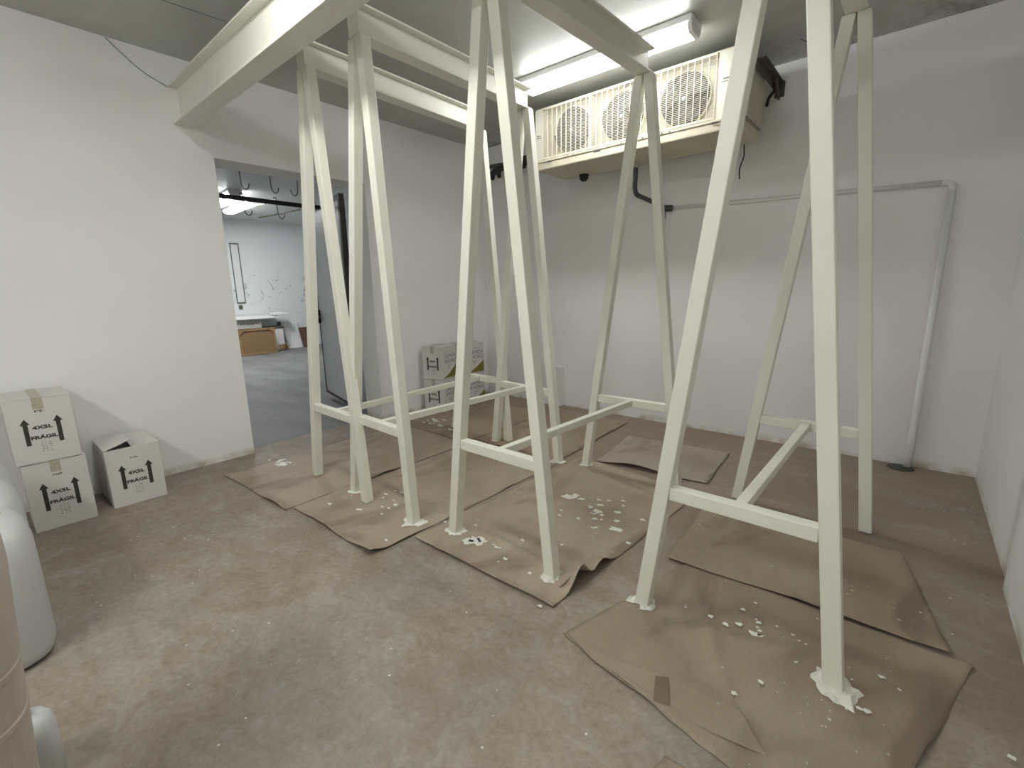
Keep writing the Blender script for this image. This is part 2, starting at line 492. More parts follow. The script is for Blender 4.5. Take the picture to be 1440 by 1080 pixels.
def splatter(parent, spots, z=.0075):
    mb = MB(); c = Vector(parent.location)
    for (x, y, r, ax) in spots:
        n = 12; bt, tp = [], []
        ph = random.random() * 6
        for k in range(n):
            a = 2 * math.pi * k / n
            rr = r * (.65 + .7 * random.random())
            bt.append((x - c.x + rr * math.cos(a) * ax, y - c.y + rr * math.sin(a), z))
            tp.append((x - c.x + rr * .8 * math.cos(a) * ax, y - c.y + rr * .8 * math.sin(a), z + .0015))
        mb.hexa(bt, tp)
    o = mb.build('paint_splatter', M['paint'], parent)
    o['label'] = 'white paint splatter'; o['kind'] = 'stuff'
    return o

s1 = sheet('kraft_paper_sheet', [(.36, -3.42), (1.35, -3.385), (1.34, -1.72), (.36, -1.70)], M['kraft'],
           'brown paper sheet just inside the doorway, first from the left wall', .0015,
           lifts=((1.2, -3.40, .2, .06, .022), (1.34, -2.6, .03, .12, .016), (.55, -3.42, .3, .05, .006)), folds=((.80, -3.46, .82, -1.7, .035, .014), (.5, -2.4, 1.3, -2.3, .05, .008)))
splatter(s1, [(.47 + random.gauss(0, .07), -3.02 + random.gauss(0, .05), .008 + .018 * random.random(), 1.2) for _ in range(14)])
s2 = sheet('kraft_paper_sheet', [(1.355, -3.335), (2.27, -3.335), (2.285, -1.58), (1.36, -1.60)], M['kraft'],
           'brown paper sheet with a lifted front corner under the second trestle from the doorway', .0022,
           lifts=((2.24, -3.34, .22, .10, .036), (1.75, -3.34, .35, .05, .016), (2.29, -2.2, .025, .12, .014), (2.29, -2.75, .025, .09, .016), (2.28, -3.1, .05, .16, .008), (1.36, -2.98, .03, .10, .022)),
           folds=((1.5, -2.55, 2.2, -2.75, .05, .016), (1.45, -3.1, 2.1, -3.2, .06, .010)))
splatter(s2, [(1.75 + random.gauss(0, .16), -2.93 + random.gauss(0, .14), .005 + .010 * random.random(), 1.3) for _ in range(18)])
s3 = sheet('kraft_paper_sheet', [(2.295, -3.07), (3.265, -3.065), (3.36, -1.50), (2.36, -1.36)], M['kraft'],
           'brown paper sheet with a curled, gaping right edge under the middle trestle', .003, nu=60, nv=90,
           lifts=((3.31, -2.84, .14, .10, .12), (3.30, -2.66, .12, .11, .055), (3.2, -3.09, .3, .06, .022), (2.7, -3.08, .35, .05, .018), (2.31, -2.72, .03, .1, .018), (2.33, -2.1, .025, .10, .016)),
           folds=((2.47, -2.78, 3.18, -2.83, .055, .022), (2.60, -1.62, 3.32, -1.76, .05, .022), (2.5, -2.3, 3.1, -1.9, .05, .010)))
splatter(s3, [(2.60, -2.875, .036, 1.3), (2.62, -2.85, .026, 1.4), (2.575, -2.905, .03, 1.2), (2.645, -2.885, .022, .9)]
         + [(2.70, -2.09, .035, 1.5), (2.79, -2.06, .022, 1.2), (2.96, -2.14, .024, 1.3), (3.16, -2.27, .026, 1.8)]
         + [(2.95 + random.gauss(0, .13), -2.2 + random.gauss(0, .17), .006 + .014 * random.random(), 1.3) for _ in range(26)]
         + [(2.80 + random.gauss(0, .2), -2.85 + random.gauss(0, .09), .004 + .007 * random.random(), 1.2) for _ in range(24)])
c3 = Vector(s3.location)
tb_, tt_ = [], []
tp3 = [(3.205, -2.93), (3.225, -2.90), (3.225, -2.86), (3.205, -2.83)]
hh = [.02, .05, .055, .02]
MB().hexa([(x - c3.x, y - c3.y, .004) for x, y in tp3] + [(x + .003 - c3.x, y - c3.y, .004) for x, y in tp3[::-1]],
          [(x + .012 - c3.x, y - c3.y, .004 + h) for (x, y), h in zip(tp3, hh)] + [(x + .015 - c3.x, y - c3.y, .004 + h) for (x, y), h in zip(tp3[::-1], hh[::-1])]).build('torn_curl', M['kraft'], s3)
s5 = sheet('kraft_paper_sheet', [(3.50, -2.375), (4.595, -2.325), (4.44, -1.57), (3.46, -1.62)], M['kraft3'],
           'darker brown paper sheet lying behind the big front sheet at the right trestle', .0095,
           lifts=((4.2, -2.36, .30, .05, .012), (4.57, -2.30, .1, .06, .010)))
s4 = sheet('kraft_paper_sheet', [(3.395, -3.16), (4.385, -3.36), (4.655, -2.335), (3.60, -2.335)], M['kraft4'],
           'largest front paper sheet with a taped folded flap under the right trestle', .0022, nu=60, nv=60,
           lifts=((3.75, -3.22, .4, .06, .012), (4.5, -2.85, .06, .3, .016), (4.64, -2.37, .1, .06, .012)),
           folds=((3.66, -2.86, 4.40, -2.60, .08, .026), (3.85, -3.05, 4.3, -2.50, .06, .016), (3.70, -2.50, 4.0, -3.05, .05, .014), (4.12, -3.25, 4.48, -2.85, .06, .022), (4.35, -2.75, 4.6, -2.45, .05, .014)))
splatter(s4, [(4.0, -2.68, .018, 1.5), (3.93, -2.66, .012, 1.2), (4.13, -2.72, .022, 1.5), (4.17, -2.70, .012, 1)]
         + [(4.0 + random.gauss(0, .2), -2.72 + random.gauss(0, .13), .003 + .007 * random.random(), 1.3) for _ in range(30)], .0135)
# folded flap with its bit of tape
c4 = Vector(s4.location)
fl = [(3.395, -3.145), (3.60, -3.165), (3.787, -3.125), (3.925, -3.07), (4.05, -3.10), (4.15, -3.20), (3.995, -3.225), (3.75, -3.232), (3.555, -3.205)]
hz = [.010, .016, .022, .026, .024, .012, .010, .010, .010]
mb = MB().hexa([(x - c4.x, y - c4.y, z) for (x, y), z in zip(fl, hz)], [(x - c4.x, y - c4.y, z + .0015) for (x, y), z in zip(fl, hz)])
fo = mb.build('folded_flap', M['kraft4'], s4)
tp = [(3.778, -3.142), (3.817, -3.118), (3.862, -3.218), (3.811, -3.234)]
tz = [.0230, .0245, .0125, .0120]
MB().hexa([(x - c4.x, y - c4.y, z + .0012) for (x, y), z in zip(tp, tz)], [(x - c4.x, y - c4.y, z + .0022) for (x, y), z in zip(tp, tz)]).build('paper_tape', M['tapeb'], fo)['label'] = 'darker brown tape patch'
s6 = sheet('kraft_paper_sheet', [(3.84, -3.66), (4.30, -3.85), (4.30, -3.40), (3.92, -3.375)], M['kraft'],
           'paper sheet cut off by the bottom edge of the photo in front of the flap', .0022, nu=24, nv=24, wob=.02)
s7 = sheet('kraft_paper_sheet', [(.38, -1.69), (1.30, -1.70), (1.30, -.45), (.42, -.42)], M['kraft3'],
           'brown paper sheet in front of the stacked cartons in the corner', .0015, edge=.006)
splatter(s7, [(.62 + random.gauss(0, .2), -1.45 + random.gauss(0, .07), .010 + .02 * random.random(), 1.8) for _ in range(14)])
s8 = sheet('kraft_paper_sheet', [(1.31, -1.59), (2.27, -1.57), (2.20, -.20), (1.31, -.22)], M['kraft3'],
           'brown paper sheet reaching the back wall behind the second trestle', .0018, edge=.008,
           lifts=((2.2, -.45, .03, .3, .010),))
s9 = sheet('kraft_paper_sheet', [(2.50, -1.39), (3.36, -1.30), (3.30, -.55), (2.42, -.62)], M['kraft2'],
           'dusty greyish paper sheet with a lifted front edge behind the middle trestle', .006, edge=.004,
           lifts=((2.85, -1.36, .32, .07, .035),))

# small square chalk outline left on the concrete
mk = MB(); q = [(3.285, -2.925), (3.335, -2.905), (3.355, -2.955), (3.305, -2.975)]
for i in range(4):
    a, b_ = q[i], q[(i + 1) % 4]
    mk.bar((a[0], a[1], .0008), (b_[0], b_[1], .0008), .004, .0012)
mk.build('chalk_mark', M['scuff'], FLOOR)
mk = MB()
for k in range(9):
    x0 = 2.70 + random.gauss(0, .05); y0 = -3.93 + k * .03 + random.gauss(0, .012)
    mk.disc((x0 + .012 * k, y0, .0003), .006 + .009 * random.random(), 'z', .0006, 14, .6)
o = mk.build('pale_scuff', M['scuff'], FLOOR); o['kind'] = 'stuff'
# ------------------------------------------------------------------ cartons
def arrow(mb, x, cy, cz, h, w):
    hw = w / 2; sw = w * .24; top = cz + h / 2; neck = top - w * .82; bot = cz - h / 2
    pts = [(cy - sw, bot), (cy + sw, bot), (cy + sw, neck), (cy + hw, neck), (cy, top), (cy - hw, neck), (cy - sw, neck)]
    mb.hexa([(x + .0002, a, b) for a, b in pts], [(x + .0008, a, b) for a, b in pts])

def carton(loc, rz, D, W, Hh, label, group, open_top=False, brand=False, tape_mark=True, front_text=True):
    t = .005
    root = empty('carton', loc, rz, label, 'box', group)
    b = MB()
    x, y = D / 2, W / 2
    b.box((-x, -y, 0), (x, y, t))
    b.box((-x, -y, t), (-x + t, y, Hh)); b.box((x - t, -y, t), (x, y, Hh))
    b.box((-x + t, -y, t), (x - t, -y + t, Hh)); b.box((-x + t, y - t, t), (x - t, y, Hh))
    b.build('body', M['carton'], root, .0015, 1)
    if open_top:
        # end flaps tucked slightly down, long flaps half raised
        MB().hexa([(x - t, -y + .012, Hh - .006), (x - t, y - .012, Hh - .006), (x - .12, y - .014, Hh - .05), (x - .12, -y + .014, Hh - .05)],
                  [(x - t, -y + .012, Hh - .003), (x - t, y - .012, Hh - .003), (x - .12, y - .014, Hh - .047), (x - .12, -y + .014, Hh - .047)]).build('flap', M['carton_in'], root)
        MB().hexa([(-x, -y, Hh), (x, -y, Hh), (x - .03, -y + W * .50, Hh + .040), (-x + .02, -y + W * .52, Hh + .030)],
                  [(-x, -y, Hh + .004), (x, -y, Hh + .004), (x - .03, -y + W * .50, Hh + .044), (-x + .02, -y + W * .52, Hh + .034)]).build('flap', M['carton'], root)
        MB().hexa([(-x, y, Hh), (x, y, Hh), (x - .02, y - W * .47, Hh - .03), (-x + .02, y - W * .47, Hh + .012)],
                  [(-x, y, Hh + .004), (x, y, Hh + .004), (x - .02, y - W * .47, Hh - .026), (-x + .02, y - W * .47, Hh + .016)]).build('flap', M['carton'], root)
    else:
        for s in (-1, 1):
            MB().hexa([(-x, s * y, Hh), (x, s * y, Hh), (x, s * .003, Hh + .003), (-x, s * .003, Hh + .003)],
                      [(-x, s * y, Hh + .004), (x, s * y, Hh + .004), (x, s * .003, Hh + .008), (-x, s * .003, Hh + .008)]).build('flap', M['carton'], root)
        MB().box((-x, -.024, Hh + .0085), (x + .0006, .024, Hh + .0093)).build('packing_tape', M['tape'], root)
    # tape ends on the arrow face
    tz = (Hh - .062, Hh + .008) if tape_mark else (Hh - .03, Hh)
    if not open_top:
        MB().box((x + .0002, -.024, tz[0]), (x + .0007, .024, tz[1])).build('packing_tape', M['tape'], root)
    # printed arrows and words (front face is +x; +y is to the right seen from the front)
    az = Hh * .50
    for s in (-1, 1):
        a = MB(); arrow(a, x, s * W * .245, az, Hh * .42, W * .15)
        a.build('printed_arrow', M['ink'], root)
    fm = Matrix(((0, 0, 1, x + .0006), (1, 0, 0, 0), (0, 1, 0, 0), (0, 0, 0, 1)))
    if front_text:
        text_mesh('printed_words', '4X5L', .029 * W / .285, M['ink'], root, Matrix.Translation((0, 0, az + .02)) @ fm, .0012, 1.35)
        text_mesh('printed_words', 'FRÁGIL', .028 * W / .285, M['ink'], root, Matrix.Translation((0, 0, az - .040)) @ fm, .0012, 1.28)
        # faint inspection stamp: a column of short strokes
        st = MB()
        for k in range(5):
            for q in range(3):
                yy = -.02 + q * .017 + random.uniform(-.003, .003); zz = az - .075 - k * .013
                st.box((x + .0002, yy, zz), (x + .0007, yy + random.uniform(.006, .012), zz + random.uniform(.002, .005)))
        st.build('stamp_mark', M['greyink'], root)
        st = MB()
        for k in range(4):
            yy = -.02 + k * .011
            st.box((x + .0002, yy, Hh * .80 + random.uniform(-.004, .004)), (x + .0007, yy + .009, Hh * .80 + .006 + random.uniform(0, .006)))
        st.build('stamp_mark', M['greyink'], root)
    if brand:
        sm = Matrix(((-1, 0, 0, 0), (0, 0, 1, y + .0006), (0, 1, 0, 0), (0, 0, 0, 1)))
        text_mesh('brand_words', 'DEHESA', .066, M['greyink'], root, Matrix.Translation((-.02, 0, Hh * .70)) @ sm, .0, 1.05)
        text_mesh('brand_words', 'RIVORIO', .066, M['greyink'], root, Matrix.Translation((-.02, 0, Hh * .535)) @ sm, .0, .98)
        ln = MB().box((x - .03, y + .0002, Hh * .835), (-x + .06, y + .0007, Hh * .842))
        for k in range(6):
            ln.box((.05 - k * .004, y + .0002, Hh * (.42 - k * .035)), (-.04 + k * .014, y + .0007, Hh * (.428 - k * .035)))
        ln.build('printed_lines', M['greyink'], root)['kind'] = 'stuff'
        # olive coloured hillside band: rises towards the far end of the side
        n = 12; lo, hi = [], []
        top = [(x - .002 - (D - .004) * k / n, Hh * (.04 + .37 * (k / n) ** 1.4)) for k in range(n + 1)]
        pts = [(-x + .002, Hh * .03), (x - .002, Hh * .03)] + top
        MB().hexa([(a, y + .0002, b_) for a, b_ in pts], [(a, y + .0007, b_) for a, b_ in pts]).build('printed_hillside', M['olive'], root)
    return root

GL = 'white cartons by the left wall'
carton((.264, -4.330, 0), 0, .39, .285, .418, 'lower of two stacked white cartons by the left wall, arrows pointing up', GL)
carton((.262, -4.345, .4285), 0, .39, .288, .385, 'upper of two stacked white cartons by the left wall, beside the jugs', GL)
carton((.222, -3.950, 0), 0, .39, .295, .40, 'single white carton with loosely open top flaps by the left wall', GL, open_top=True)
GC = 'white cartons in the back left corner'
def corner_carton(near, rz, D, W, z, Hh, label):
    # near = the corner shared by the arrow face and the brand face
    c, s = math.cos(rz), math.sin(rz); lx, ly = -D / 2, -W / 2
    return carton((near[0] + c * lx - s * ly, near[1] + s * lx + c * ly, z), rz, D, W, Hh, label, GC, brand=True)
corner_carton((.345, -1.105), R(-74), .30, .275, 0, .376, 'lower carton of the angled front stack in the far corner')
corner_carton((.340, -1.100), R(-73), .30, .270, .386, .372, 'upper carton of the angled front stack with grey lettering and olive hillside print')
corner_carton((.305, -.690), R(-90), .30, .285, 0, .370, 'lower carton of the corner stack that stands behind the angled one')
corner_carton((.300, -.690), R(-90), .30, .285, .380, .370, 'upper carton of the corner stack, partly hidden by a trestle leg')

# ------------------------------------------------------------------ jugs at the left edge
def jerrycan(loc, label, w=.36, d=.36, h=.50):
    root = empty('jerrycan', loc, 0, label, 'container', 'white plastic jerrycans at the left edge')
    prof = [(w / 2 * .80, 0), (w / 2 * .94, .02), (w / 2, .06), (w / 2, h * .66), (w / 2 * .995, h * .78), (w / 2 * .93, h * .88), (w / 2 * .78, h * .95), (w / 2 * .52, h * .99), (w / 2 * .2, h)]
    MB().lathe((0, 0, 0), prof, 48, (.62, d / w)).build('body', M['jug'], root, smooth=True)
    MB().lathe((0, -.06, h - .006), [(.035, 0), (.035, .035), (.03, .04)], 24).build('cap', M['jug'], root, .002, smooth=False)
    MB().tube([(0, .10, h - .03), (0, .095, h + .03), (0, .03, h + .045), (0, -.005, h + .03), (0, -.01, h - .02)], .014, 12).build('handle', M['jug'], root, smooth=True)
    for k in range(3):
        MB().tube([(w / 2 * .5, d / 2 * .9, h * (.45 + .05 * k)), (w / 2 * .86, d / 2 * .72, h * (.45 + .05 * k))], .004, 8).build('moulded_rib', M['jug'], root)
    return root
jerrycan((1.735, -4.685, 0), 'white jerrycan nearest the camera in the row at the left edge', .40, .36, .60)
jerrycan((1.30, -4.685, 0), 'second white jerrycan of the row, between the nearest and the farthest', .38, .36, .61)
jerrycan((.90, -4.70, 0), 'white jerrycan farthest back in the row, closest to the stacked cartons', .38, .36, .63)
dr = empty('plastic_tub', (2.83, -4.768, 0), 0, 'tall beige plastic tub with raised bands at the lower left edge', 'container')
pr = [(.135, 0), (.146, .015), (.174, .48), (.1765, .483), (.1775, .497), (.1755, .50), (.181, .60), (.1835, .603), (.1845, .617), (.183, .62), (.197, .83), (.196, .90), (.190, .925)]
MB().lathe((0, 0, 0), pr, 56, (.7, 1.02)).build('body', M['jugbeige'], dr, smooth=False, bevel=.002)
MB().lathe((0, 0, .925), [(.190, 0), (.190, .030), (.178, .040)], 56, (.7, 1.02)).build('lid', M['jugbeige'], dr, .004)
for k in range(6):
    a = -.9 + k * .36
    MB().bar((.186 * math.cos(a), .186 * math.sin(a), .70), (.192 * math.cos(a), .192 * math.sin(a), .79), .02, .03, up=(math.cos(a), math.sin(a), 0)).build('grip_rib', M['jugbeige'], dr, .003)
cn = empty('plastic_canister', (2.525, -4.622, 0), 0, 'small white rounded canister on the floor beside the beige tub', 'container')
MB().lathe((0, 0, 0), [(.05, 0), (.06, .01), (.062, .16), (.058, .19), (.045, .212), (.02, .222)], 32, (.75, 1.0)).build('body', M['jug'], cn, smooth=True)
MB().lathe((0, 0, .219), [(.02, 0), (.02, .018), (.017, .021)], 20).build('cap', M['jug'], cn)

# ------------------------------------------------------------------ ceiling lights
def ceiling_light(loc, rz, L, W, label, group, glow, Hh=.10):
    root = empty('ceiling_light', loc, rz, label, 'light', group)
    MB().box((-L / 2, -W / 2, -.042), (L / 2, W / 2, 0)).build('housing', M['lampwhite'], root, .006)
    w0, w1 = W / 2 - .004, W / 2 - .035
    pts0 = [(-w0, -.043), (w0, -.043), (w0, -.065), (w1, -Hh), (-w1, -Hh), (-w0, -.065)]
    a = [Vector((-L / 2 + .03, y, z)) for y, z in pts0]; b = [Vector((L / 2 - .03, y, z)) for y, z in pts0]
    MB().hexa(a, b).build('diffuser', glow, root, .008)
    for s in (-1, 1):
        c = [Vector((s * (L / 2 - .0295), y, z)) for y, z in pts0]; d = [Vector((s * (L / 2 - .001), y * .96, z * .96 - .002)) for y, z in pts0]
        MB().hexa(c, d).build('end_cap', M['lampwhite'], root, .004)
    return root
ceiling_light((2.33, -1.135, H), R(.6), 1.42, .19, 'glowing fluorescent ceiling light beside the wall mounted fan unit', 'ceiling lights in the trestle room', M['glowback'])
ceiling_light((2.40, -3.80, H), 0, 1.42, .19, 'glowing fluorescent ceiling light over the front of the room, above the photo', 'ceiling lights in the trestle room', M['glow'])
ceiling_light((3.2, -6.30, H), 0, 1.42, .19, 'added fill light on the ceiling at the rear of the room, unseen behind the camera', 'ceiling lights in the trestle room', M['glowfill'])  # assumed lamp, out of view, added to balance the light in the room
ceiling_light((-5.85, -.70, H), R(-3), 1.5, .22, 'glowing ceiling light nearer the back in the room beyond the doorway', 'ceiling lights in the far room', M['glowfar'])
ceiling_light((-5.25, -1.22, H), R(-3), 1.5, .22, 'glowing ceiling light nearer the doorway in the room beyond', 'ceiling lights in the far room', M['glowfar'])

# ------------------------------------------------------------------ three-fan outdoor unit on the back wall
AX0, AX1, AY0, AY1, AZ0, AZ1 = 1.42, 3.265, -.75, -.27, 2.475, 3.03
ac = empty('air_conditioner', ((AX0 + AX1) / 2, (AY0 + AY1) / 2, AZ0), 0, 'long beige outdoor cooling unit with three grilled fans on the back wall', 'air conditioner')
ao = Vector(ac.location)
def ab(mb, a, b): return mb.box(Vector(a) - ao, Vector(b) - ao)
GX0, GX1, GZ0, GZ1 = 1.515, 3.06, 2.585, 3.005
cas = MB()
ab(cas, (AX0, AY0 + .10, 2.565), (AX1, AY1, AZ1))                       # rear body
ab(cas, (AX0, AY0 + .012, AZ1 - .012), (AX1, AY0 + .10, AZ1))           # top lip
cas.build('casing', M['acbeige'], ac, .004)
ab(MB(), (AX0, AY0, 2.565), (GX0 - .008, AY0 + .0995, AZ1 - .014)).build('end_panel', M['acwhite'], ac, .004)
ab(MB(), (GX1 + .012, AY0, 2.565), (AX1, AY0 + .0995, AZ1 - .014)).build('end_panel', M['acwhite'], ac, .004)
bs = MB(); ab(bs, (AX0 + .01, AY0 - .012, AZ0 + .012), (AX1 - .005, AY1 + .01, 2.56)); bs.build('base_pan', M['acbeige'], ac, .012, 3)
lp = MB(); ab(lp, (AX0, AY0 - .02, 2.553), (AX1, AY0 + .01, 2.572)); lp.build('base_rim', M['acbeige'], ac, .004)
ab(MB(), (2.005, AY0 - .004, GZ0), (2.03, AY0 + .095, GZ1)).build('divider', M['acwhite'], ac, .002)
g = MB()
nv = 30
for k in range(nv + 1):
    x = GX0 + (GX1 - GX0) * k / nv
    ab(g, (x - .0026, AY0 - .010, GZ0), (x + .0026, AY0 - .004, GZ1))
nh = 33
for k in range(nh + 1):
    z = GZ0 + (GZ1 - GZ0) * k / nh
    ab(g, (GX0, AY0 - .004, z - .0011), (GX1, AY0, z + .0011))
for z in (GZ0, GZ1): ab(g, (GX0 - .004, AY0 - .012, z - .006), (GX1 + .004, AY0, z + .006))
g.build('grille', M['acwire'], ac)
for fx in (1.785, 2.285, 2.805):
    fz = 2.797; c = Vector((fx, AY0 + .0995, fz)) - ao
    fan = MB().disc(c, .195, 'y', .004, 40).build('fan', M['acdark'], ac)
    MB().tube([c + Vector((.197 * math.cos(a), -.012, .197 * math.sin(a))) for a in [2 * math.pi * k / 40 for k in range(41)]], .009, 8, False).build('fan_ring', M['acbeige'], fan, smooth=True)
    hubc = c + Vector((0, -.036, 0))
    MB().disc(hubc + Vector((0, .01, 0)), .045, 'y', .018, 24).build('hub', M['blade'], fan)
    MB().disc(hubc + Vector((0, -.008, 0)), .012, 'y', .006, 16).build('hub_cap', M['acwhite'], fan)
    for k in range(3):
        a0 = 2 * math.pi * k / 3 + fx * 3
        inner, outer = [], []
        ptsb, ptst = [], []
        for j in range(9):
            a = a0 + 1.35 * j / 8; tw = -.016 + .024 * j / 8
            ptsb.append(hubc + Vector((.18 * math.cos(a), tw, .18 * math.sin(a))))
        for j in range(4, -1, -1):
            a = a0 + .25 + .7 * j / 4; tw = -.006 + .012 * j / 4
            ptsb.append(hubc + Vector((.043 * math.cos(a), tw, .043 * math.sin(a))))
        ptst = [q + Vector((0, -.003, 0)) for q in ptsb]
        MB().hexa(ptsb, ptst).build('blade', M['blade'], fan)
ab(MB(), (2.065, AY0 - .0135, 2.537), (2.13, AY0 - .0125, 2.545)).build('name_badge', M['blackmetal'], ac)
mk = MB(); ab(mk, (1.437, AY0 - .001, 2.772), (1.487, AY0 - .0002, 2.780)); ab(mk, (1.44, AY0 - .001, 2.788), (1.465, AY0 - .0002, 2.800)); ab(mk, (1.47, AY0 - .001, 2.786), (1.483, AY0 - .0002, 2.797))
mk.build('panel_mark', M['greyink'], ac)
mk = MB(); ab(mk, (3.10, AY0 - .001, 2.812), (3.17, AY0 - .0002, 2.818)); ab(mk, (3.11, AY0 - .001, 2.828), (3.15, AY0 - .0002, 2.840))
mk.build('panel_mark', M['greyink'], ac)
for x in (1.60, 3.075):
    MB().bar(Vector((x - .02, AY0 - .022, 2.552)) - ao, Vector((x + .03, AY0 - .028, 2.546)) - ao, .006, .006).build('clip', M['blackmetal'], ac)
for x in (1.80, 1.86, 2.33, 2.52, 2.68, 2.74):
    MB().disc(Vector((x, AY0 - .0205, 2.562)) - ao, .005, 'y', .004, 10).build('screw', M['blackmetal'], ac)
sm = MB(); ab(sm, (AX1 - .001, AY0 + .02, 2.566), (AX1 + .0012, AY1 - .01, 2.571)); sm.build('side_seam', M['blackmetal'], ac)
MB().lathe(Vector((1.70, -.33, AZ0 - .02)) - ao, [(.022, -.03), (.042, -.01), (.048, .032)], 20).build('drain_spout', M['black'], ac)
# wall brackets that carry it
for x, lab in ((3.315, 'dark steel arm holding the right end of the cooling unit to the wall'), (1.37, 'dark steel arm holding the left end of the cooling unit to the wall')):
    wb = empty('wall_bracket', (x, 0, 2.9), 0, lab, 'bracket', 'steel arms of the cooling unit')
    MB().box((-.035, -.008, -.04), (.035, -.001, .075)).build('wall_plate', M['rustmetal'], wb, .002)
    MB().box((-.03, -.60, .055), (.03, -.012, .062)).box((-.03, -.60, 0), (-.024, -.012, .055)).build('arm', M['rustmetal'], wb, .001)
    MB().bar((.0, -.012, -.05), (.0, -.16, .05), .012, .04).build('brace', M['rustmetal'], wb)

def curve_pts(pts, n=8):
    """Catmull-Rom through the points"""
    pts = [Vector(p) for p in pts]; out = []
    q = [pts[0] * 2 - pts[1]] + pts + [pts[-1] * 2 - pts[-2]]
    for i in range(1, len(q) - 2):
        for k in range(n):
            t = k / n
            out.append(.5 * ((2 * q[i]) + (q[i + 1] - q[i - 1]) * t + (2 * q[i - 1] - 5 * q[i] + 4 * q[i + 1] - q[i + 2]) * t ** 2 + (-q[i - 1] + 3 * q[i] - 3 * q[i + 1] + q[i + 2]) * t ** 3))
    out.append(pts[-1]); return out

def cable(name, pts, r, mat, label, cat, n=8, parent=None):
    o = MB().tube(curve_pts(pts, n), r, 10).build(name, mat, parent, smooth=True)
    if label: tag(o, label, cat)
    return o

# black insulated hoses in the back left corner
cable('insulated_hose', [(.03, -.05, 2.90), (.20, -.10, 2.85), (.42, -.13, 2.83), (.75, -.16, 2.80), (1.15, -.22, 2.78), (1.418, -.30, 2.75)], .022, M['greypipe'],
      'upper dark hose running from the back corner to the cooling unit', 'hose')
hs = empty('insulated_hose', (.35, -.10, 2.76), 0, 'bundle of drooping black foam hoses hanging in the back corner', 'hose')
cable('hose_strand', [(-.10, .0, -.05), (-.05, -.02, .0), (.10, -.04, .03), (.40, -.08, .02), (.80, -.12, 0), (1.066, -.15, -.02)], .034, M['black'], None, None, parent=hs)
cable('hose_strand', [(-.13, .02, .0), (-.05, .01, .035), (.10, .0, .065), (.40, -.05, .07), (1.066, -.14, .05)], .028, M['black'], None, None, parent=hs)
cable('hose_strand', [(.07, -.05, -.07), (.06, -.05, -.02), (.14, -.05, .02), (.5, -.10, -.03)], .022, M['black'], None, None, parent=hs)
cable('thin_wire', [(.012, -.02, 3.098), (.012, -.02, 3.0), (.03, -.025, 2.92)], .005, M['black'], 'short thin black wire running down the back left corner of the room', 'wire')
cable('thin_wire', [(.004, -3.62, 3.095), (.006, -3.55, 3.03), (.006, -3.44, 2.945), (.006, -3.305, 2.885)], .0022, M['steelwire'], 'thin loose wire hanging on the left wall above the steel beam', 'wire')
cable('thin_wire', [(3.17, -.34, 2.474), (3.175, -.345, 2.38), (3.15, -.34, 2.30), (3.155, -.34, 2.22)], .005, M['black'], 'short black cable hanging below the right end of the cooling unit', 'wire')
cable('loose_cables', [(3.275, -.12, 2.95), (3.30, -.10, 2.90), (3.272, -.14, 2.83), (3.275, -.2, 2.76)], .012, M['black'], 'tangled black cable behind the right end of the cooling unit', 'cable')
cable('thin_wire', [(3.50, -.35, 3.097), (3.58, -.30, 3.05), (3.66, -.26, 3.0), (3.72, -.24, 2.93)], .003, M['rustmetal'], 'thin wire hanging from the ceiling right of the cooling unit', 'wire')

# drain pipe
dp = empty('drain_pipe', (4.44, -.03, 0), 0, 'white painted drain pipe running along and down the back wall', 'pipe')
do = Vector(dp.location)
MB().tube([Vector((2.47, -.018, 2.115)) - do, Vector((4.40, -.018, 2.055)) - do], .0165, 16).build('horizontal_run', M['pvc'], dp, smooth=True)
MB().tube([Vector(p) - do for p in curve_pts([(4.38, -.021, 2.0555), (4.425, -.021, 2.045), (4.438, -.022, 2.01), (4.438, -.023, 1.98)], 5)], .020, 16).build('elbow', M['pvc'], dp, smooth=True)
MB().tube([Vector((4.438, -.023, 2.0)) - do, Vector((4.438, -.032, .14)) - do, Vector((4.435, -.055, .005)) - do], .022, 16).build('vertical_run', M['pvc'], dp, smooth=True)
MB().tube([Vector((4.438, -.032, .14)) - do, Vector((4.438, -.032, .19)) - do], .026, 16).build('collar', M['pvc'], dp)
dn = empty('floor_drain', (4.40, -.085, 0), 0, 'dark dirty floor drain under the white pipe', 'drain')
MB().lathe((0, 0, .0005), [(.085, 0), (.08, .004)], 28).build('grate', M['drain'], dn)
gp = empty('grey_pipe', (2.29, -.40, 2.25), 0, 'dark grey bent pipe below the cooling unit joining the white drain pipe', 'pipe')
go = Vector(gp.location)
MB().tube([Vector(p) - go for p in curve_pts([(2.285, -.40, 2.473), (2.285, -.40, 2.36), (2.285, -.40, 2.26), (2.30, -.385, 2.212), (2.34, -.31, 2.185), (2.43, -.07, 2.125)], 6)], .021, 14).build('bent_tube', M['greypipe'], gp, smooth=True)
MB().tube([Vector((2.41, -.045, 2.118)) - go, Vector((2.49, -.03, 2.112)) - go], .030, 14).build('coupling', M['greypipe'], gp)
MB().tube([Vector((2.285, -.40, 2.44)) - go, Vector((2.285, -.40, 2.4745)) - go], .026, 14).build('collar', M['acbeige'], gp)
cable('hanging_cable', [(2.43, -.055, 2.085), (2.432, -.05, 2.02), (2.44, -.05, 1.94), (2.442, -.05, 1.85)], [.007] * 9 + [.003] * 12 + [.006] * 4, M['black'], 'short dark cable dangling from the grey pipe joint', 'cable')
tag(MB().box((1.00, -.085, .004), (1.258, -.004, .478)).build('wall_box', M['whitepanel'], None, .004), 'low white box standing against the back wall behind the trestle legs', 'box')

